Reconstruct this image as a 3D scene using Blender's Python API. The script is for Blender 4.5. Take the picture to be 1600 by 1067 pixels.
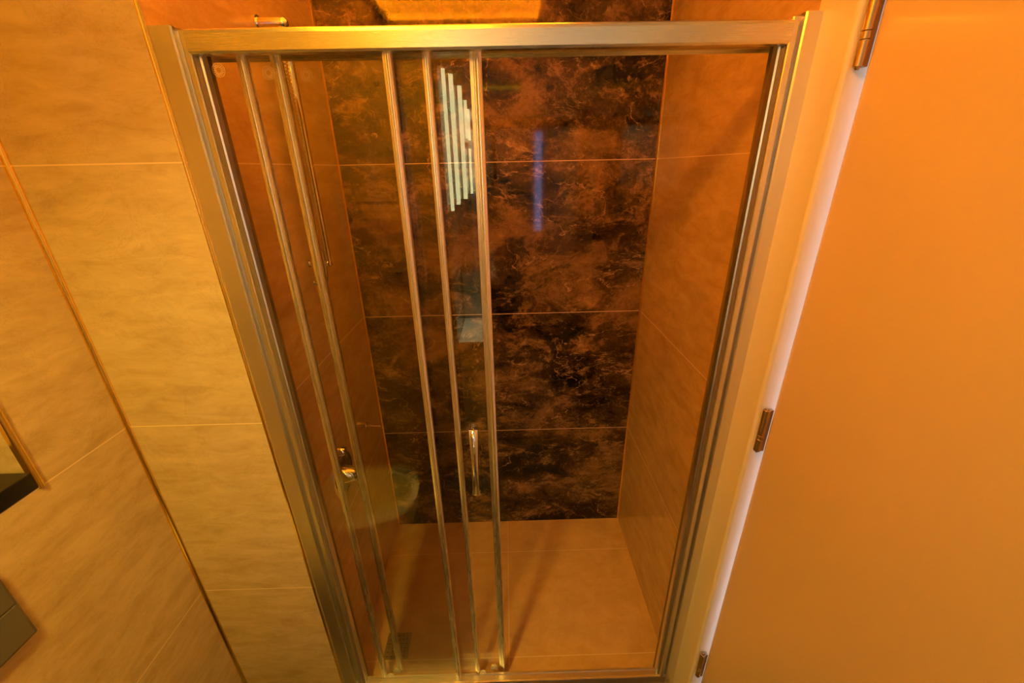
import bpy, bmesh, math, random
from mathutils import Vector, Matrix
random.seed(4)
for o in list(bpy.data.objects): bpy.data.objects.remove(o)
S = bpy.context.scene
COL = S.collection

# ---------------------------------------------------------------- camera
CX, CY, CZ = 0.6215, -1.0, 1.7698
YAW, PIT, ROL, F = 0.0113, 0.4008, -0.0204, 639.03
fw = Vector((math.sin(YAW)*math.cos(PIT), math.cos(YAW)*math.cos(PIT), -math.sin(PIT)))
r0 = Vector((math.cos(YAW), -math.sin(YAW), 0)); u0 = r0.cross(fw)
rt = r0*math.cos(ROL)+u0*math.sin(ROL); up = -r0*math.sin(ROL)+u0*math.cos(ROL)
cam = bpy.data.cameras.new('camera'); cam.sensor_width = 36; cam.lens = F/1600*36; cam.clip_start = 0.02
co = bpy.data.objects.new('camera', cam); COL.objects.link(co)
m = Matrix.Identity(4)
for i in range(3): m[i][0] = rt[i]; m[i][1] = up[i]; m[i][2] = -fw[i]
m.translation = Vector((CX, CY, CZ)); co.matrix_world = m
S.camera = co

# ---------------------------------------------------------------- world / exposure
w = bpy.data.worlds.new('world'); S.world = w; w.use_nodes = True
w.node_tree.nodes['Background'].inputs[0].default_value = (1.0, .6, .3, 1)
w.node_tree.nodes['Background'].inputs[1].default_value = 0.0
S.view_settings.view_transform = 'Standard'; S.view_settings.look = 'None'
S.view_settings.gamma = 1; S.view_settings.use_curve_mapping = False
S.view_settings.exposure = 0.0
COVE = ((1.0, .24, .002), 310.0)      # amber LED strip hidden in the ceiling recess
TUBE = ((1.0, .95, .46), 8.5)      # vertical light tubes on the partition
FARLED = ((1.0, .55, .02), 6.0)     # linear lamp on the ceiling behind
DAY = ((.50, .52, 1.0), 6.0)         # narrow frosted window in the rear wall
FILLA = ((1.0, .72, .10), 74.0)         # fill spot added to brighten the front wall (watts)
FILLB = ((1.0, .20, .001), 25.0)         # fill spot added to brighten door frame and shower's right side (watts)
HALL = ((.85, .76, .95), 1.8)          # glowing panel added for cool light leaking past the door edge
FILLC = ((1.0, 1.0, .50), 190.0)        # narrow spot added so the cabinet top reflects brighter (watts)
FILLDOWN = ((1.0, .44, .012), 205.0)       # round overhead fill lamp, added for yellowish room light

# ---------------------------------------------------------------- key measures (metres)
XR, D, YW, XL, X0, ZC = 1.198, 0.671, -0.118, -0.335, 0.006, 2.5
GZ = 0.5918

# ---------------------------------------------------------------- node helpers
def mat(name):
    m = bpy.data.materials.new(name); m.use_nodes = True
    nt = m.node_tree; return m, nt, nt.nodes['Principled BSDF']
def simple(name, col, rough=.5, metal=0., coat=0., aniso=0., bump=None):
    m, nt, b = mat(name)
    b.inputs['Base Color'].default_value = (*col, 1); b.inputs['Roughness'].default_value = rough
    b.inputs['Metallic'].default_value = metal; b.inputs['Coat Weight'].default_value = coat
    b.inputs['Coat Roughness'].default_value = .08
    n = nt.nodes.new('ShaderNodeTexNoise'); n.inputs['Scale'].default_value = 40
    g = nt.nodes.new('ShaderNodeNewGeometry'); nt.links.new(g.outputs['Position'], n.inputs['Vector'])
    r = nt.nodes.new('ShaderNodeMapRange'); r.inputs['To Min'].default_value = rough*.88; r.inputs['To Max'].default_value = min(1, rough*1.12)
    nt.links.new(n.outputs['Fac'], r.inputs['Value']); nt.links.new(r.outputs[0], b.inputs['Roughness'])
    return m
def emit(name, spec):
    m = bpy.data.materials.new(name); m.use_nodes = True; nt = m.node_tree
    nt.nodes.clear(); e = nt.nodes.new('ShaderNodeEmission'); o = nt.nodes.new('ShaderNodeOutputMaterial')
    e.inputs[0].default_value = (*spec[0], 1); e.inputs[1].default_value = spec[1]
    nt.links.new(e.outputs[0], o.inputs[0]); return m
def N(nt, t, **k):
    n = nt.nodes.new(t)
    for a, v in k.items(): setattr(n, a, v)
    return n
def MA(nt, op, a, b=None):
    n = nt.nodes.new('ShaderNodeMath'); n.operation = op
    for i, v in enumerate((a, b)):
        if v is None: continue
        if isinstance(v, (int, float)): n.inputs[i].default_value = v
        else: nt.links.new(v, n.inputs[i])
    return n.outputs[0]
def MIX(nt, f, a, b, mode='MIX'):
    n = nt.nodes.new('ShaderNodeMix'); n.data_type = 'RGBA'; n.blend_type = mode
    for i, v in ((0, f), (6, a), (7, b)):
        if isinstance(v, (int, float)): n.inputs[i].default_value = v
        elif isinstance(v, tuple): n.inputs[i].default_value = (*v, 1)
        else: nt.links.new(v, n.inputs[i])
    return n.outputs[2]
def RAMP(nt, f, stops):
    n = nt.nodes.new('ShaderNodeValToRGB'); e = n.color_ramp.elements
    while len(e) < len(stops): e.new(.5)
    for s, (p, c) in zip(e, stops): s.position = p; s.color = (*c, 1)
    nt.links.new(f, n.inputs[0]); return n.outputs[0]
def NOISE(nt, vec, scale, detail=6, rough=.6, dist=0.):
    n = nt.nodes.new('ShaderNodeTexNoise'); n.inputs['Scale'].default_value = scale; n.inputs['Detail'].default_value = detail
    n.inputs['Roughness'].default_value = rough; n.inputs['Distortion'].default_value = dist
    nt.links.new(vec, n.inputs['Vector']); return n.outputs['Fac']
def grid(nt, co, off, step, half):
    f = MA(nt, 'FRACT', MA(nt, 'ADD', MA(nt, 'DIVIDE', MA(nt, 'SUBTRACT', co, off), step), .5))
    return MA(nt, 'LESS_THAN', MA(nt, 'MULTIPLY', MA(nt, 'ABSOLUTE', MA(nt, 'SUBTRACT', f, .5)), step), half)
def mapping(nt, scale, rot=(0, 0, 0)):
    g = N(nt, 'ShaderNodeNewGeometry'); mp = N(nt, 'ShaderNodeMapping')
    mp.inputs['Scale'].default_value = scale; mp.inputs['Rotation'].default_value = rot
    nt.links.new(g.outputs['Position'], mp.inputs['Vector']); return g.outputs['Position'], mp.outputs[0]

def tile_mat(name, c0, c1, c2, grids, rough=.14, gcol=(.75, .60, .42), rot=(0, .22, 0), scl=(1, 1, 3.2)):
    m, nt, b = mat(name)
    pos, v = mapping(nt, scl, rot)
    a = NOISE(nt, v, 2.2, 8, .62, 1.2); c = NOISE(nt, v, 9, 8, .7, .5); d = NOISE(nt, pos, 3.3, 10, .75, 1.5); f = NOISE(nt, pos, 160, 3, .6)
    base = RAMP(nt, a, [(.28, c0), (.5, c1), (.72, c2)])
    base = MIX(nt, .55, base, RAMP(nt, c, [(.35, c0), (.62, c2)]))
    vein = MA(nt, 'LESS_THAN', MA(nt, 'ABSOLUTE', MA(nt, 'SUBTRACT', d, .5)), .006)
    base = MIX(nt, MA(nt, 'MULTIPLY', vein, .22), base, tuple(x*.62 for x in c0))
    base = MIX(nt, MA(nt, 'MULTIPLY', f, .16), base, c0)
    sep = N(nt, 'ShaderNodeSeparateXYZ'); nt.links.new(pos, sep.inputs[0])
    gm = None
    for ax, off, step in grids:
        q = grid(nt, sep.outputs[ax], off, step, .0014); gm = q if gm is None else MA(nt, 'MAXIMUM', gm, q)
    base = MIX(nt, gm, base, gcol)
    nt.links.new(base, b.inputs['Base Color'])
    nt.links.new(MA(nt, 'ADD', MA(nt, 'MULTIPLY', gm, .5), MA(nt, 'ADD', MA(nt, 'MULTIPLY', c, .05), rough-.025)), b.inputs['Roughness'])
    bp = N(nt, 'ShaderNodeBump'); bp.inputs['Strength'].default_value = .03; bp.inputs['Distance'].default_value = .002
    nt.links.new(MA(nt, 'SUBTRACT', c, MA(nt, 'MULTIPLY', gm, 1.5)), bp.inputs['Height']); nt.links.new(bp.outputs[0], b.inputs['Normal'])
    return m
T0, T1, T2 = (.46, .335, .20), (.58, .445, .285), (.69, .55, .38)
M_TILE = tile_mat('beige stone tile', T0, T1, T2, [(2, GZ, .6)])
M_ALC = tile_mat('beige stone tile shower', (.46, .31, .165), (.60, .42, .235), (.70, .52, .32), [(2, GZ, .6)], .11)
M_FLOOR = tile_mat('beige floor tile', (.44, .29, .15), (.56, .38, .21), (.58, .40, .23), [(0, .597, 1.2), (1, .4766, .4796)], .35, scl=(1.3, 2, 1), rot=(0, 0, .3), gcol=(.66, .53, .38))

def marble():
    m, nt, b = mat('dark brown marble')
    pos, v = mapping(nt, (1, 1, 1.55), (0, .62, 0))
    wn = N(nt, 'ShaderNodeTexNoise'); wn.inputs['Scale'].default_value = 3.1; wn.inputs['Detail'].default_value = 5; nt.links.new(v, wn.inputs['Vector'])
    vm = N(nt, 'ShaderNodeVectorMath', operation='MULTIPLY_ADD'); nt.links.new(wn.outputs['Color'], vm.inputs[0])
    vm.inputs[1].default_value = (.22, .22, .22); nt.links.new(v, vm.inputs[2]); wv = vm.outputs[0]
    big = NOISE(nt, wv, 2.6, 6, .60, .3); mid = NOISE(nt, wv, 6.5, 9, .70, .35); fine = NOISE(nt, wv, 24, 8, .72, .3); gr = NOISE(nt, pos, 70, 8, .8, .3)
    dark, brn, tan, lit = (.006, .005, .004), (.036, .023, .012), (.24, .15, .066), (.50, .33, .16)
    f1 = MA(nt, 'ADD', MA(nt, 'MULTIPLY', big, .5), MA(nt, 'ADD', MA(nt, 'MULTIPLY', mid, .3), MA(nt, 'MULTIPLY', gr, .2)))
    base = RAMP(nt, f1, [(.42, dark), (.475, brn), (.515, (.075, .047, .023)), (.56, (.17, .105, .048)), (.61, tan)])
    # flaky ochre deposits with crisp edges where the coarse pattern is high
    fl = MA(nt, 'ADD', MA(nt, 'MULTIPLY', mid, .55), MA(nt, 'ADD', MA(nt, 'MULTIPLY', fine, .30), MA(nt, 'MULTIPLY', gr, .15)))
    base = MIX(nt, MA(nt, 'MULTIPLY', RAMP(nt, fl, [(.515, (0, 0, 0)), (.565, (1, 1, 1))]), .7), base, tan)
    base = MIX(nt, MA(nt, 'MULTIPLY', RAMP(nt, fl, [(.575, (0, 0, 0)), (.615, (1, 1, 1))]), .7), base, (.38, .24, .10))
    base = MIX(nt, MA(nt, 'MULTIPLY', RAMP(nt, fl, [(.40, (1, 1, 1)), (.455, (0, 0, 0))]), .8), base, dark)
    # thin wandering veins, fading in and out
    for sc, th, amt, cl in ((1.3, .0035, .95, lit), (2.7, .0040, .8, (.34, .21, .09)), (5.2, .0050, .55, lit)):
        n = NOISE(nt, wv, sc, 7, .55, .5)
        d = MA(nt, 'ABSOLUTE', MA(nt, 'SUBTRACT', n, .5))
        k = MA(nt, 'MAXIMUM', MA(nt, 'SUBTRACT', 1.0, MA(nt, 'DIVIDE', d, th)), 0.)
        fade = MA(nt, 'MINIMUM', MA(nt, 'MAXIMUM', MA(nt, 'MULTIPLY', MA(nt, 'SUBTRACT', fine, .42), 6), 0.), 1.)
        base = MIX(nt, MA(nt, 'MULTIPLY', MA(nt, 'MULTIPLY', k, fade), amt), base, cl)
    sep = N(nt, 'ShaderNodeSeparateXYZ'); nt.links.new(pos, sep.inputs[0])
    gm = grid(nt, sep.outputs[2], GZ, .6, .0016)
    base = MIX(nt, gm, base, (.62, .45, .27))
    nt.links.new(base, b.inputs['Base Color'])
    nt.links.new(MA(nt, 'ADD', MA(nt, 'MULTIPLY', gm, .5), .05), b.inputs['Roughness'])
    b.inputs['IOR'].default_value = 1.38
    return m
M_MARBLE = marble()

def glass_mat(tint=(.985, .985, .965), name='clear glass'):
    m = bpy.data.materials.new(name); m.use_nodes = True; nt = m.node_tree; nt.nodes.clear()
    o = N(nt, 'ShaderNodeOutputMaterial'); t = N(nt, 'ShaderNodeBsdfTransparent'); g = N(nt, 'ShaderNodeBsdfGlossy'); mx = N(nt, 'ShaderNodeMixShader')
    t.inputs[0].default_value = (*tint, 1); g.inputs['Roughness'].default_value = 0.0; g.inputs[0].default_value = (1, 1, 1, 1)
    lw = N(nt, 'ShaderNodeLayerWeight'); lw.inputs['Blend'].default_value = .5
    f = MA(nt, 'ADD', MA(nt, 'MULTIPLY', MA(nt, 'POWER', lw.outputs['Facing'], 5.0), .9), .034)
    nt.links.new(f, mx.inputs[0]); nt.links.new(t.outputs[0], mx.inputs[1]); nt.links.new(g.outputs[0], mx.inputs[2]); nt.links.new(mx.outputs[0], o.inputs[0])
    return m
M_GLASS = glass_mat()
M_AMBER = glass_mat((.80, .78, .60), 'tinted resin')
def brushed(name, col, rough, axis):
    m, nt, b = mat(name)
    sc = [120, 120, 120]; sc[axis] = 1.2
    pos, v = mapping(nt, tuple(sc))
    n = NOISE(nt, v, 9, 4, .6)
    b.inputs['Base Color'].default_value = (*col, 1); b.inputs['Metallic'].default_value = 1
    r = N(nt, 'ShaderNodeMapRange'); r.inputs['To Min'].default_value = rough*.92; r.inputs['To Max'].default_value = rough*1.08
    nt.links.new(n, r.inputs['Value']); nt.links.new(r.outputs[0], b.inputs['Roughness'])
    bp = N(nt, 'ShaderNodeBump'); bp.inputs['Strength'].default_value = .012; bp.inputs['Distance'].default_value = .0003
    nt.links.new(n, bp.inputs['Height']); nt.links.new(bp.outputs[0], b.inputs['Normal'])
    return m
M_ALH = brushed('brushed aluminium rail', (.80, .79, .77), .27, 0)
M_ALB = brushed('matt aluminium sill rail', (.55, .50, .44), .45, 0)
M_ALV = brushed('satin aluminium profile', (.80, .77, .73), .36, 2)
M_STILE = brushed('polished aluminium stile', (.95, .94, .92), .27, 2)
M_CHROME = simple('chrome', (.9, .9, .9), .035, 1)
M_SATIN = simple('satin nickel hinge', (.55, .42, .27), .30, 1)
M_GOLD = simple('polished gold trim', (1.0, .72, .16), .16, 1)
M_DOOR = simple('white painted door', (.78, .62, .40), .34, 0, .6)
M_FRAME = simple('white painted frame', (.84, .79, .66), .30, 0, .5)
M_SEAL = simple('white door seal', (.92, .92, .94), .35)
M_CEIL = simple('white ceiling paint', (.82, .80, .76), .7)
M_BLACK = simple('black stone slab', (.010, .009, .009), .14)
M_GREY = simple('dark grey glossy plastic', (.13, .125, .135), .2, 0, .3)
M_GROOVE = simple('dark seam', (.02, .018, .02), .5)
M_RUBBER = simple('grey plastic seal', (.16, .12, .08), .45)
M_CLEARP = simple('pale nylon guide', (.72, .66, .56), .3)
M_CERAM = simple('white ceramic', (.86, .85, .82), .12, 0, .4)
M_WHITEC = simple('white lacquer', (.85, .86, .80), .25, 0, .3)
M_ETCH = simple('etched white mark', (.85, .72, .58), .6)
M_DRAIN = simple('drain steel', (.20, .15, .10), .5, .3)
M_HOLE = simple('drain slot dark', (.03, .02, .015), .6)

# ---------------------------------------------------------------- mesh helpers
def mk(name, bm, material, parent=None, smooth=False):
    me = bpy.data.meshes.new(name); bmesh.ops.recalc_face_normals(bm, faces=bm.faces); bm.to_mesh(me); bm.free()
    for ms in (material if isinstance(material, list) else [material]): me.materials.append(ms)
    if smooth:
        for p in me.polygons: p.use_smooth = True
        try: me.set_sharp_from_angle(angle=math.radians(40))
        except Exception: pass
    o = bpy.data.objects.new(name, me); COL.objects.link(o)
    if parent: o.parent = parent; 
    if parent: o.matrix_parent_inverse = Matrix.Translation(-parent.location) if parent.type == 'EMPTY' else Matrix.Identity(4)
    return o
def B(bm, a, b, bev=0, mi=0, seg=2):
    x0, y0, z0 = a; x1, y1, z1 = b
    vs = [bm.verts.new(p) for p in ((x0,y0,z0),(x1,y0,z0),(x1,y1,z0),(x0,y1,z0),(x0,y0,z1),(x1,y0,z1),(x1,y1,z1),(x0,y1,z1))]
    fs = [bm.faces.new([vs[i] for i in q]) for q in ((3,2,1,0),(4,5,6,7),(0,1,5,4),(1,2,6,5),(2,3,7,6),(3,0,4,7))]
    for f in fs: f.material_index = mi
    if bev:
        es = {e for f in fs for e in f.edges}
        r = bmesh.ops.bevel(bm, geom=list(es), offset=bev, segments=seg, profile=.5, affect='EDGES')
        for f in r['faces']: f.material_index = mi
def TUB(bm, pts, r, n=16, caps=True, mi=0):
    pts = [Vector(p) for p in pts]; rings = []
    rs = r if isinstance(r, (list, tuple)) else [r]*len(pts)
    prev = None
    for i, p in enumerate(pts):
        t = (pts[min(i+1, len(pts)-1)]-pts[max(i-1, 0)]).normalized()
        if prev is None: a = t.orthogonal().normalized()
        else: a = (prev-t*prev.dot(t)).normalized()
        prev = a; b = t.cross(a)
        rings.append([bm.verts.new(p+rs[i]*(a*math.cos(2*math.pi*k/n)+b*math.sin(2*math.pi*k/n))) for k in range(n)])
    for i in range(len(rings)-1):
        for k in range(n):
            f = bm.faces.new((rings[i][k], rings[i][(k+1) % n], rings[i+1][(k+1) % n], rings[i+1][k])); f.material_index = mi
    if caps:
        bm.faces.new(rings[0][::-1]).material_index = mi; bm.faces.new(rings[-1]).material_index = mi
def EXT(bm, prof, z0, z1, mi=0):   # polygon in xy extruded along z
    a = [bm.verts.new((x, y, z0)) for x, y in prof]; b = [bm.verts.new((x, y, z1)) for x, y in prof]; n = len(prof)
    for k in range(n): bm.faces.new((a[k], a[(k+1) % n], b[(k+1) % n], b[k])).material_index = mi
    bm.faces.new(a[::-1]).material_index = mi; bm.faces.new(b).material_index = mi
def EXX(bm, prof, x0, x1, mi=0):   # polygon in yz extruded along x
    a = [bm.verts.new((x0, y, z)) for y, z in prof]; b = [bm.verts.new((x1, y, z)) for y, z in prof]; n = len(prof)
    for k in range(n): bm.faces.new((a[k], a[(k+1) % n], b[(k+1) % n], b[k])).material_index = mi
    bm.faces.new(a[::-1]).material_index = mi; bm.faces.new(b).material_index = mi
def BX(*boxes, bev=0):
    bm = bmesh.new()
    for a, b in boxes: B(bm, a, b, bev)
    return bm
def struct(name, bm, material, smooth=False):
    o = mk(name, bm, material, None, smooth); o['kind'] = 'structure'; return o
def tag(o, label, cat, group=None):
    o['label'] = label; o['category'] = cat
    if group: o['group'] = group
    return o
def thing(name, label, cat, loc, group=None):
    o = bpy.data.objects.new(name, None); o.empty_display_size = .05; COL.objects.link(o); o.location = loc
    return tag(o, label, cat, group)

# ---------------------------------------------------------------- the room shell
YB, T = -2.9, .12     # rear wall, wall thickness
struct('floor', BX(((XL-T, YB-T, -.12), (XR+T, -.08, 0))), simple('brown floor tile', (.07, .05, .035), .4))
struct('floor_shower', BX(((X0-T, -.08, -.12), (XR+T, D+T, 0))), M_FLOOR)
# ceiling with a raised recess whose hidden strip glows amber
RX0, RX1, RY0, RY1 = .02, .83, -.42, .42
bm = bmesh.new()
for a, b in (((XL-T, YB-T), (XR+T, RY0)), ((XL-T, RY1), (XR+T, D+T)), ((XL-T, RY0), (RX0, RY1)), ((RX1, RY0), (XR+T, RY1))):
    B(bm, (*a, ZC), (*b, ZC+.03))
OUT = .07
for a, b in (((RX0-OUT-.02, RY0-OUT-.02), (RX1+OUT+.02, RY0-OUT)), ((RX0-OUT-.02, RY1+OUT), (RX1+OUT+.02, RY1+OUT+.02)),
             ((RX0-OUT-.02, RY0-OUT), (RX0-OUT, RY1+OUT)), ((RX1+OUT, RY0-OUT), (RX1+OUT+.02, RY1+OUT))):
    B(bm, (*a, ZC+.03), (*b, ZC+.11))
B(bm, (RX0-OUT-.02, RY0-OUT-.02, ZC+.11), (RX1+OUT+.02, RY1+OUT+.02, ZC+.14))
struct('ceiling', bm, M_CEIL)
struct('wall_back', BX(((X0-T, D, 0), (XR+T, D+T, ZC))), M_MARBLE)
struct('wall_shower_left', BX(((X0-T, YW, 0), (X0, D, ZC))), M_ALC)
struct('wall_shower_right', BX(((XR, -.105, 0), (XR+T, D, ZC))), M_ALC)
struct('wall_front', BX(((XL-.22, YW-.004, 0), (X0-.0065, YW+.12, ZC))), M_TILE)
# left wall with a deep niche
NY0, NY1, NZ0, NZ1, ND = -1.05, -.327, 1.193, 2.15, .17
struct('wall_left', BX(((XL-.22, YB, 0), (XL, YW-.004, NZ0)), ((XL-.22, YB, NZ1), (XL, YW-.004, ZC)),
                       ((XL-.22, NY1, NZ0), (XL, YW-.004, NZ1)), ((XL-.22, YB, NZ0), (XL, NY0, NZ1)),
                       ((XL-.22, NY0, NZ0), (XL-ND, NY1, NZ1))), M_TILE)
struct('wall_partition', BX(((XL, YB, 0), (.335, -1.30, ZC))), M_TILE)
# right wall beyond the door frame and above the door
DY0, DY1, DZ = -1.10, -.2190, 2.16
struct('wall_right', BX(((XR, YB, 0), (XR+T, DY0-.12, ZC)), ((XR+.002, DY0-.12, DZ+.12), (XR+T, -.105, ZC))), M_CEIL)
# rear wall with a slim frosted window
WX0, WX1, WZ0, WZ1 = .99, 1.075, 1.03, 2.16
struct('wall_rear', BX(((.30, YB-T, 0), (WX0, YB, ZC)), ((WX1, YB-T, 0), (XR+T, YB, ZC)), ((WX0, YB-T, 0), (WX1, YB, WZ0)), ((WX0, YB-T, WZ1), (WX1, YB, ZC))), M_CEIL)
wn = struct('window_1', BX(((WX0, YB-.05, WZ0), (WX1, YB-.04, WZ1))), emit('frosted daylight pane', DAY))
mk('window_frame', BX(((WX0+.030, YB-.04, WZ0), (WX0+.036, YB-.02, WZ1)), ((WX0, YB-.04, WZ0), (WX1, YB-.02, WZ0+.012)), ((WX0, YB-.04, WZ1-.012), (WX1, YB-.02, WZ1))), M_GREY, wn)

# gold edge trims
def gold(n, prof, z0, z1):
    bm = bmesh.new(); EXT(bm, prof, z0, z1); return struct('trim_%d' % n, bm, M_GOLD, True)
def arc(cx, cy, r, a0, a1, n=7):
    return [(cx+r*math.cos(math.radians(a0+(a1-a0)*k/(n-1))), cy+r*math.sin(math.radians(a0+(a1-a0)*k/(n-1)))) for k in range(n)]
gold(1, arc(X0-.0065, YW+.0025, .0065, 180, 360)+[(X0, YW+.003), (X0-.006, YW+.003)], 0, ZC)                       # outer corner by the enclosure
gold(2, [(XL-.001, YW-.003)]+arc(XL+.0005, YW-.0045, .0085, -90, 0), 0, ZC)                                        # inner corner
gold(3, arc(XL+.001, NY1-.003, .006, -110, 110)+[(XL-.012, NY1+.004), (XL-.012, NY1-.006)], NZ0-.002, NZ1)         # niche edge
gold(4, [(X0, D), (X0+.0055, D-.001), (X0+.001, D-.0065), (X0, D-.0065)], 0, ZC)
gold(5, [(XR, D), (XR, D-.0065), (XR-.001, D-.0065), (XR-.0055, D-.001)], 0, ZC)

# door frame (architrave + stop) and door in the right wall
bm = bmesh.new()
EXT(bm, [(XR+.06, -.105), (XR-.004, -.105), (XR-.004, -.196)]+arc(XR+.005, -.196, .009, 185, 265, 8)+[(XR+.06, -.2065)], 0, DZ+.1)
EXT(bm, [(XR+.03, DY0-.12), (XR-.004, DY0-.12), (XR-.004, DY0-.014), (XR+.012, DY0-.006), (XR+.03, DY0-.006)], 0, DZ+.1)
B(bm, (XR-.004, DY0-.01, DZ+.004), (XR+.03, -.20, DZ+.1), .003)
struct('trim_6', bm, M_FRAME, True)
struct('hall_light_panel', BX(((XR+.24, -.62, .02), (XR+.25, -.20, DZ-.05))), emit('cool daylight in the next room', HALL))  # added emitter standing in for the light of the next room
bm = bmesh.new()
SL = math.tan(math.radians(3.3)); dX = XR+.020        # the door stands slightly open, away from the room
EXT(bm, [(dX+.009, DY1), (dX+.004, DY1-.0015), (dX+.001, DY1-.005), (dX+.0006, DY1-.010), (dX+SL*(DY1-DY0), DY0), (dX+.04+SL*(DY1-DY0), DY0), (dX+.04, DY1-.030)], .006, DZ)
dr = struct('door_1', bm, M_DOOR, True)
def hinge(z0, z1):
    bm = bmesh.new(); x, y = XR+.010, -.2150; L = z1-z0
    for a, b in ((0, .30), (.306, .395), (.401, 1)):
        TUB(bm, [(x, y, z0+a*L), (x, y, z0+a*L+.0006), (x, y, z0+b*L-.0006), (x, y, z0+b*L)], [.0070, .0076, .0076, .0070], 24)
    TUB(bm, [(x, y, z0-.004), (x, y, z0), (x, y, z1), (x, y, z1+.004)], [.003, .005, .005, .003], 16)
    B(bm, (XR+.010, y-.003, z0), (XR+.024, y+.007, z1))
    return mk('hinge', bm, M_SATIN, dr, True)
hinge(1.912, 2.035); hinge(1.140, 1.252); hinge(.25, .36)
bm = bmesh.new(); TUB(bm, [(dX+.047, DY0+.07, 1.05), (XR, DY0+.07, 1.05)], .011, 16); TUB(bm, [(XR, DY0+.06, 1.05), (XR, DY0+.19, 1.05)], .010, 16)
mk('door_handle', bm, M_SATIN, dr, True)

# shower threshold under the door rail
struct('trim_8', BX(((X0, -.120, 0), (XR, -.076, .022))), M_ALC)

# ---------------------------------------------------------------- sliding shower enclosure
en = thing('shower_enclosure', 'three-panel sliding glass shower door with brushed aluminium frame across the tiled alcove', 'shower door', (.6, -.1, 0.022))
# top rail: shaped section
bm = bmesh.new()
EXX(bm, [(-.116, 1.968), (-.1185, 1.972), (-.1185, 1.998), (-.1175, 2.003), (-.113, 2.006), (-.058, 2.006), (-.055, 2.003), (-.055, 1.968), (-.060, 1.966), (-.066, 1.972), (-.104, 1.972), (-.110, 1.966)], .066, 1.146)
mk('top_rail', bm, M_ALH, en)
bm = bmesh.new()
EXX(bm, [(-.118, .022), (-.118, .056), (-.1165, .060), (-.110, .0605), (-.108, .058), (-.094, .058), (-.092, .0605), (-.086, .0605), (-.084, .058), (-.084, .022)], .012, 1.192)
mk('bottom_rail', bm, M_ALB, en)
# left jamb: wide outer channel, groove, inner channel
def jamb(side, zt, w1, g, w2):
    s = 1 if side == 'l' else -1; x = X0 if side == 'l' else XR
    bm = bmesh.new()
    def P(l): return [(x+s*a, b) for a, b in l]
    EXT(bm, P([(0, -.060), (0, -.116), (.003, -.119), (w1-.003, -.119), (w1, -.1165), (w1, -.060)]), .022, zt)
    EXT(bm, P([(w1-.001, -.060), (w1-.001, -.104), (w1+g, -.104), (w1+g, -.060)]), .022, zt-.004)
    e = w1+g
    EXT(bm, P([(e-.0005, -.060), (e-.0005, -.115), (e+.002, -.1175), (e+w2-.002, -.1175), (e+w2, -.1155), (e+w2, -.060)]), .022, zt-.007)
    mk('jamb', bm, M_ALV, en)
    bm = bmesh.new()
    EXT(bm, P([(e+w2-.001, -.070), (e+w2-.001, -.1125), (e+w2+.006, -.1075), (e+w2+.006, -.070)]), .024, 1.972)
    mk('channel_seal', bm, M_RUBBER, en)
    bm = bmesh.new()
    EXT(bm, P([(e+w2+.005, -.090), (e+w2+.005, -.106), (e+w2+.0095, -.104), (e+w2+.0105, -.090)]), .024, 1.970)
    mk('edge_bead', bm, M_ALV, en)
jamb('l', 2.010, .042, .009, .012)
jamb('r', 2.0155, .034, .007, .014)
for z in (1.90, 1.452):
    bm = bmesh.new(); TUB(bm, [(1.1415, -.1055, z), (1.1385, -.1075, z)], [.004, .003], 16); mk('screw_cap', bm, M_GROOVE, en)

def stile(xa, xb, y, z0, z1, parent, ribs=False):
    bm = bmesh.new(); wd = xb-xa; h = .0055
    prof = [(xa, y-h), (xa+wd*.30, y-h-.0010), (xa+wd*.38, y-h-.0032)]
    prof += [(xa+wd*(.45+.4*k/5), y-h-.0032-.0025*math.sin(math.pi*k/5)) for k in range(6)]
    prof += [(xa+wd*.92, y-h-.002), (xb, y-h), (xb, y+h), (xa, y+h)]
    EXT(bm, prof, z0, z1)
    return mk('stile', bm, M_STILE, parent, True)
def mark(x, y, z, parent):
    bm = bmesh.new(); n = 16
    for k in range(n):
        a = 2*math.pi*k/n
        for r0_, r1_, hw in ((.0062, .0092, .07), (.0046, .0056, .12)):
            c = [(r0_, a-hw), (r1_, a-hw*.7), (r1_, a+hw*.7), (r0_, a+hw)]
            f = [bm.verts.new((x+q*math.cos(t), y, z+q*1.0*math.sin(t))) for q, t in c]
            b = [bm.verts.new((x+q*math.cos(t), y+.0003, z+q*1.0*math.sin(t))) for q, t in c]
            bm.faces.new(f); bm.faces.new(b[::-1])
            for i in range(4): bm.faces.new((f[i], f[(i+1) % 4], b[(i+1) % 4], b[i]))
    for k in range(32):
        a0, a1 = 2*math.pi*k/32, 2*math.pi*(k+1)/32
        for rr in (.0108,):
            q = [(rr, a0), (rr+.0005, a0), (rr+.0005, a1), (rr, a1)]
            f = [bm.verts.new((x+r*math.cos(t), y, z+r*math.sin(t))) for r, t in q]
            b = [bm.verts.new((x+r*math.cos(t), y+.0003, z+r*math.sin(t))) for r, t in q]
            bm.faces.new(f); bm.faces.new(b[::-1])
            for i in range(4): bm.faces.new((f[i], f[(i+1) % 4], b[(i+1) % 4], b[i]))
    return mk('etched_mark', bm, M_ETCH, parent)
def panel(x0, x1, y, z0, z1, label):
    o = mk('glass_panel', BX(((x0, y-.0025, z0), (x1, y+.0025, z1))), M_GLASS, en); o['label'] = label; return o
YF, YA, YBp = -.098, -.0815, -.0655
g1 = panel(.070, .410, YF, .058, 1.975, 'fixed outer glass panel on the left')

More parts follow.
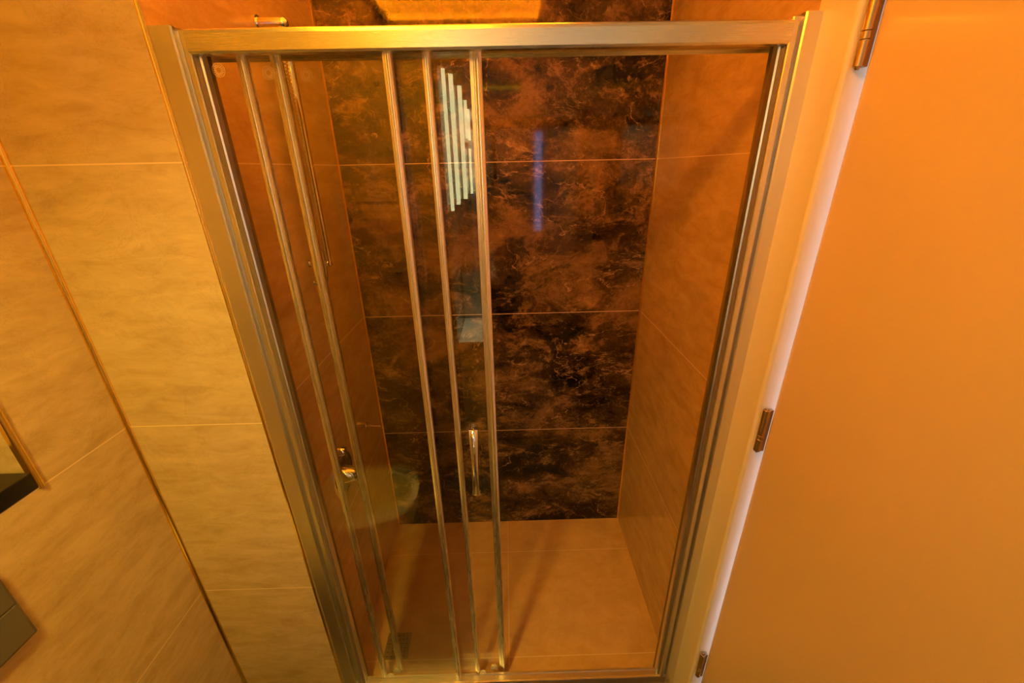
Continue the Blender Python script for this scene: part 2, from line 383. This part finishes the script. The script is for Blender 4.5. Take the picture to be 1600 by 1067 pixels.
stile(.4045, .4215, YF, .056, 1.975, g1); mark(.1015, YF-.0032, 1.946, g1)
g2 = panel(.1375, .480, YA, .066, 1.975, 'middle sliding glass panel')
stile(.1300, .1475, YA, .056, 1.975, g2); stile(.4745, .4900, YA, .072, 1.975, g2); mark(.1835, YA-.0032, 1.9435, g2)
g3 = panel(.198, .568, YBp, .062, 1.975, 'inner sliding glass panel with the handle')
stile(.1850, .2050, YBp, .066, 1.975, g3)
stile(.5620, .5850, YBp-.003, .040, 1.975, g3); mark(.2470, YBp-.0032, 1.942, g3)
def guide(x, y, z, parent, s=1):
    bm = bmesh.new()
    prof = [(x-.012, z), (x+.012, z)]+[(x+.012*math.cos(t*math.pi/8), z+.010+.012*math.sin(t*math.pi/8)) for t in range(9)]
    a = [bm.verts.new((px, y-.003, pz)) for px, pz in prof]; b = [bm.verts.new((px, y+.003, pz)) for px, pz in prof]
    bm.faces.new(a); bm.faces.new(b[::-1])
    for k in range(len(prof)): bm.faces.new((a[k], a[(k+1) % len(prof)], b[(k+1) % len(prof)], b[k]))
    TUB(bm, [(x, y-.005, z+.011), (x, y+.004, z+.011)], .0026, 12)
    mk('guide', bm, M_CLEARP, parent)
guide(.500, YA-.004, .050, g2); guide(.541, YBp-.004, .052, g3); guide(.160, YA-.004, .048, g2); guide(.182, YBp-.004, .052, g3)
# handle: tapered bow, wide on top, waisted, flared foot
bm = bmesh.new()
hx, n = .5225, 28; rows = []
for k in range(n+1):
    t = k/n; z = 1.121-.224*t
    wd = .0125-.0035*min(1, t/.35) if t < .86 else .0090+.0045*((t-.86)/.14)
    dp = .006+.026*math.sin(math.pi*min(1, max(0, t)))**.55
    x = hx-.003*t+.002*math.sin(t*3)
    ring = []
    th = .0065 if .03 < t < .97 else .005
    for j in range(12):
        a = 2*math.pi*j/12
        ring.append(bm.verts.new((x+wd*math.cos(a), YBp-.003-dp+th*math.sin(a), z)))
    rows.append(ring)
for i in range(n):
    for j in range(12): bm.faces.new((rows[i][j], rows[i][(j+1) % 12], rows[i+1][(j+1) % 12], rows[i+1][j]))
bm.faces.new(rows[0]); bm.faces.new(rows[-1][::-1])
B(bm, (hx-.011, YBp-.012, 1.108), (hx+.011, YBp-.0025, 1.1215), .0015)
B(bm, (hx-.0145, YBp-.012, .897), (hx+.0085, YBp-.0025, .912), .0015)
h = mk('handle', bm, M_CHROME, g3, True); h['label'] = 'curved chrome pull handle'

# ---------------------------------------------------------------- shower fittings on the left alcove wall
RY = .285
sb = thing('shower_slide_bar', 'chrome wall-mounted shower slide bar with spiral hose, behind the left glass panels', 'shower rail', (X0, RY, 1.5))
for z, lab in ((2.120, 'thick upper bracket'), (1.507, None)):
    bm = bmesh.new(); q = 1 if lab else .62; R = .0135*q
    xe_ = .082 if lab else .066
    TUB(bm, [(X0, RY, z), (X0+.003, RY, z), (X0+.0035, RY, z)], [.019*q, .019*q, .012*q], 28)
    pts = [(X0, RY, z), (xe_-.012, RY, z)]+[(xe_-.012+R*math.sin(a), RY, z) for a in (.4, .8, 1.1, 1.35, 1.5)]
    rs = [R, R]+[R*math.cos(a) for a in (.4, .8, 1.1, 1.35, 1.5)]
    TUB(bm, pts, rs, 28)
    if not lab:
        bmesh.ops.create_uvsphere(bm, u_segments=24, v_segments=16, radius=.0125, matrix=Matrix.Translation((xe_, RY, z)))
    o = mk('bracket', bm, M_CHROME, sb, True)
bm = bmesh.new(); TUB(bm, [(.0675, RY, 1.500), (.0675, RY, 2.112)], .0105, 24); mk('rail', bm, M_CHROME, sb, True)
# spiral hose: ribbed tube beside the rail
bm = bmesh.new(); pts = []; rs = []; nn = 520
ctrl = [(.058, RY-.016, 2.085), (.055, RY-.020, 1.95), (.052, RY-.020, 1.75), (.052, RY-.018, 1.60), (.056, RY-.012, 1.52), (.050, RY-.004, 1.46), (.032, RY, 1.44), (.010, RY, 1.445)]
def cr(c, t):
    s = t*(len(c)-1); i = min(int(s), len(c)-2); f = s-i
    P = [Vector(c[max(0, min(len(c)-1, i+k))]) for k in (-1, 0, 1, 2)]
    return .5*((2*P[1])+(P[2]-P[0])*f+(2*P[0]-5*P[1]+4*P[2]-P[3])*f*f+(3*P[1]-P[0]-3*P[2]+P[3])*f**3)
for k in range(nn+1): pts.append(cr(ctrl, k/nn)); rs.append(.0078 if k % 4 < 2 else .0064)
TUB(bm, pts, rs, 10); mk('hose', bm, M_CHROME, sb, True)

MY, MZ = .200, .752
mx_ = thing('shower_mixer', 'chrome shower mixer with round plate and lever low on the left alcove wall', 'shower mixer', (X0, MY, MZ))
bm = bmesh.new(); TUB(bm, [(X0, MY, MZ), (X0+.004, MY, MZ), (X0+.007, MY, MZ)], [.084, .084, .078], 48); mk('plate', bm, M_CHROME, mx_, True)
bm = bmesh.new(); TUB(bm, [(X0+.006, MY, MZ), (X0+.045, MY, MZ), (X0+.052, MY, MZ), (X0+.055, MY, MZ)], [.034, .026, .022, .010], 32); mk('body', bm, M_CHROME, mx_, True)
bm = bmesh.new(); TUB(bm, [(X0+.042, MY, MZ), (X0+.052, MY+.004, MZ-.035), (X0+.058, MY+.008, MZ-.080)], [.013, .011, .009], 16); mk('lever', bm, M_CHROME, mx_, True)
bm = bmesh.new(); TUB(bm, [(X0+.005, MY-.005, MZ+.105), (X0+.02, MY-.005, MZ+.105), (X0+.03, MY-.005, MZ+.105), (X0+.034, MY-.005, MZ+.105)], [.018, .018, .014, .004], 24)
mk('diverter_knob', bm, M_CHROME, mx_, True)
# slim chrome tap-like spout further along the wall
sp = thing('wall_spout', 'small chrome wall outlet with a thin bar in the rear left corner of the shower', 'outlet', (X0, .46, .80))
bm = bmesh.new(); TUB(bm, [(X0, .44, .80), (X0+.02, .44, .80)], .013, 20); TUB(bm, [(X0+.02, .44, .80), (X0+.024, .44, .80)], [.013, .009], 20); mk('socket', bm, M_CHROME, sp, True)
bm = bmesh.new(); TUB(bm, [(X0+.015, .44, .796), (X0+.075, .44, .792)], .0032, 12); bmesh.ops.create_uvsphere(bm, u_segments=14, v_segments=10, radius=.0052, matrix=Matrix.Translation((X0+.075, .44, .792))); mk('bar', bm, M_CHROME, sp, True)

# floor drain
dn = thing('floor_drain', 'square metal drain grate in the shower floor, front left corner', 'drain', (.147, .052, 0))
mk('frame', BX(((.099, .002, 0), (.195, .102, .0022)), bev=.0006), M_DRAIN, dn)
bm = bmesh.new()
for i in range(5):
    for j in range(6):
        x = .108+i*.0165; y = .010+j*.0155
        if (i+j) % 3 != 2: B(bm, (x, y, .0021), (x+.011, y+.0035, .0027))
        else: B(bm, (x+.003, y-.002, .0021), (x+.0065, y+.0085, .0027))
mk('slots', bm, M_HOLE, dn)

# ---------------------------------------------------------------- left side of the room
o = mk('niche_shelf', BX(((XL-ND, NY0, NZ0), (XL+.0015, NY1-.006, NZ0+.037)), bev=.002), M_BLACK)
tag(o, 'black stone slab lying in the tiled wall niche at the left edge', 'shelf')
fp = thing('flush_plate', 'dark grey glossy flush plate with a thin seam, low on the left wall', 'flush plate', (XL, -.58, .94))
mk('plate', BX(((XL, -.70, .942), (XL+.012, -.4575, 1.105)), bev=.004), M_GREY, fp)
mk('button', BX(((XL+.011, -.695, 1.0305), (XL+.0145, -.463, 1.100)), bev=.0015), M_GREY, fp)
mk('button', BX(((XL+.011, -.695, .948), (XL+.0145, -.463, 1.0275)), bev=.0015), M_GREY, fp)

# wall-hung toilet under the plate (its reflection shows low in the glass)
TY = -.64
to = thing('toilet', 'white wall-hung toilet with shell-ribbed translucent lid under the flush plate', 'toilet', (XL, TY, .08))
def plan(r, sx, sy, n=40, cx=0.0):
    out = []
    for k in range(n):
        a = 2*math.pi*k/n; c, s = math.cos(a), math.sin(a)
        x = (abs(c)**.9)*math.copysign(1, c)*sx*r; y = (abs(s)**.85)*math.copysign(1, s)*sy*r
        if c < 0: x *= .9
        out.append((cx+x, y))
    return out
bm = bmesh.new(); rings = []
for z, r in ((.10, .45), (.12, .62), (.20, .78), (.30, .93), (.38, 1.0), (.415, 1.0), (.42, .97)):
    rings.append([bm.verts.new((max(XL+.0005, -.065+x), TY+y, z)) for x, y in plan(r, .26, .18)])
for i in range(len(rings)-1):
    for k in range(40): bm.faces.new((rings[i][k], rings[i][(k+1) % 40], rings[i+1][(k+1) % 40], rings[i+1][k]))
bm.faces.new(rings[0][::-1]); bm.faces.new(rings[-1])
mk('bowl', bm, M_CERAM, to, True)
bm = bmesh.new(); c0 = bm.verts.new((-.26, TY, .450)); prev = None; outer = []; n = 96; lo = []
for k in range(n+1):
    a = -math.pi*.62+math.pi*1.24*k/n; rr = .265+.004*math.cos(k*math.pi)
    p = (-.26+.43*math.cos(a) if math.cos(a) > 0 else -.26+.05*math.cos(a), TY+.185*math.sin(a), .438+.004*(k % 2))
    outer.append(bm.verts.new(p)); lo.append(bm.verts.new((p[0], p[1], .424)))
for k in range(n): bm.faces.new((c0, outer[k], outer[k+1])); bm.faces.new((outer[k], lo[k], lo[k+1], outer[k+1]))
mk('lid', bm, M_AMBER, to)
bm = bmesh.new(); TUB(bm, [(-.29, TY-.08, .435), (-.29, TY+.08, .435)], .006, 12); mk('hinge_bar', bm, M_CHROME, to, True)

# ---------------------------------------------------------------- behind the camera (seen in reflections, plus added fill lamps)
def bevbox(a, b, m, name, par, bev=.003): return mk(name, BX((a, b), bev=bev), m, par)
va = thing('basin_cabinet', 'slim white washbasin cabinet against the partition under the light tubes', 'cabinet', (.44, -1.5, 0))
bevbox((.337, -1.72, .12), (.50, -1.32, .82), M_WHITEC, 'body', va)
bevbox((.337, -1.73, .82), (.52, -1.31, .85), M_CERAM, 'countertop', va)
bevbox((.337, -1.76, .85), (.52, -1.735, 1.15), M_WHITEC, 'splashback', va)
tube_spots = [(-1.37, 1.57, 2.20, .009), (-1.66, 1.58, 2.23, .012), (-2.12, 1.58, 2.25, .014), (-2.55, 1.98, 2.23, .012), (-2.78, 1.98, 2.20, .012), (-2.78, 1.58, 1.92, .010)]
M_TUBE = emit('white light tube', TUBE)
words = ['first light tube from the partition corner', 'second light tube from the partition corner', 'third light tube from the partition corner',
         'short upper light tube above another short one', 'short light tube nearest the rear wall', 'short lower light tube beneath another short one']
for (y, z0, z1, r), lb in zip(tube_spots, words):
    t = thing('wall_light', 'vertical white '+lb, 'wall light', (.335, y, z0), 'vertical light tubes on the partition')
    bm = bmesh.new(); TUB(bm, [(.343+r, y, z0), (.343+r, y, z1)], r, 20); mk('light_tube', bm, M_TUBE, t, True)
    mk('mount', BX(((.335, y-.012, z0-.01), (.345+r, y+.012, z0))), M_CHROME, t); mk('mount', BX(((.335, y-.012, z1), (.345+r, y+.012, z1+.01))), M_CHROME, t)
ra = thing('towel_radiator', 'chrome ladder towel radiator on the partition wall facing the shower', 'radiator', (.02, -1.30, 1.05))
for x in (-.17, .20):
    bm = bmesh.new(); TUB(bm, [(x, -1.255, 1.02), (x, -1.255, 1.68)], .012, 16); TUB(bm, [(x, -1.30, 1.10), (x, -1.255, 1.10)], .006, 10); TUB(bm, [(x, -1.30, 1.60), (x, -1.255, 1.60)], .006, 10); mk('upright', bm, M_CHROME, ra, True)
for z in (1.05, 1.09, 1.13, 1.17, 1.30, 1.34, 1.38, 1.42, 1.55, 1.59, 1.63):
    bm = bmesh.new(); TUB(bm, [(-.17, -1.255, z), (.20, -1.255, z)], .009, 14); mk('rung', bm, M_CHROME, ra, True)
# linear lamp on the ceiling and an added round fill lamp
cl = thing('ceiling_lamp', 'long amber linear lamp on the ceiling behind the camera', 'ceiling lamp', (.61, -2.2, ZC))
mk('diffuser', BX(((.40, -2.212, ZC-.03), (.82, -2.188, ZC-.012))), emit('amber linear diffuser', FARLED), cl)
mk('housing', BX(((.39, -2.22, ZC-.012), (.83, -2.18, ZC))), M_GREY, cl)
M_DL = [emit('yellow downlight diffuser', FILLDOWN)]; dk = 0
for (x, y), lb in zip(((.20, -.90),), ('above the middle of the room',)):
    t = thing('fill_downlight', 'added round ceiling fill lamp '+lb, 'fill_downlight', (x, y, ZC), None)
    bm = bmesh.new(); TUB(bm, [(x, y, ZC-.006), (x, y, ZC-.004)], .075, 32); mk('diffuser', bm, M_DL[dk], t); dk += 1
    bm = bmesh.new(); TUB(bm, [(x, y, ZC-.004), (x, y, ZC)], [.088, .09], 32); mk('rim', bm, M_CHROME, t)
def fill_spot(x, y, target, spec, lb, size):  # housing and beam of an added ceiling fill light
    t = thing('fill_spot', lb, 'fill_spot', (x, y, ZC)); t0 = Vector((x, y, ZC-.045)); d = (Vector(target)-t0).normalized()
    bm = bmesh.new(); TUB(bm, [(x, y, ZC-.004), (x, y, ZC)], [.046, .048], 28); mk('rim', bm, M_CHROME, t)
    bm = bmesh.new(); TUB(bm, [t0-d*.035, t0+d*.02, t0+d*.021, t0-d*.0], [.024, .034, .030, .026], 28, False); mk('lamp_head', bm, M_GREY, t, True)
    l = bpy.data.lights.new('fill_bulb', 'SPOT'); l.energy = spec[1]; l.color = spec[0]; l.spot_size = math.radians(size); l.spot_blend = 1.0; l.shadow_soft_size = .08
    lo = bpy.data.objects.new('fill_bulb', l); COL.objects.link(lo)
    lo.parent = t; lo.matrix_parent_inverse = Matrix.Translation(-t.location)
    lo.matrix_basis = Matrix.Translation(t0+d*.03) @ d.to_track_quat('-Z', 'Y').to_matrix().to_4x4()
fill_spot(.12, -1.12, (.0, -.118, .12), FILLA, 'added ceiling fill light turned toward the tiled front wall', 82)
fill_spot(.42, -.72, (1.2, .20, 1.25), FILLB, 'added ceiling fill light turned toward the shower right side', 84)
fill_spot(.47, -1.56, (.43, -1.50, .85), FILLC, 'narrow added fill light brightening the basin cabinet top', 24)
# amber LED strip lying on the ledge of the recess
ls = thing('led_strip', 'amber light strip hidden on the ledge of the ceiling recess', 'light strip', ((RX0+RX1)/2, (RY0+RY1)/2, ZC+.03))
M_COVE = emit('amber strip', COVE); zz = ZC+.0305; o_ = .05
for a, b in (((RX0-o_, RY0-o_), (RX1+o_, RY0-o_+.012)), ((RX0-o_, RY1+o_-.012), (RX1+o_, RY1+o_)), ((RX0-o_, RY0-o_+.012), (RX0-o_+.012, RY1+o_-.012)), ((RX1+o_-.012, RY0-o_+.012), (RX1+o_, RY1+o_-.012))):
    mk('strip_segment', BX(((*a, zz), (*b, zz+.008))), M_COVE, ls)
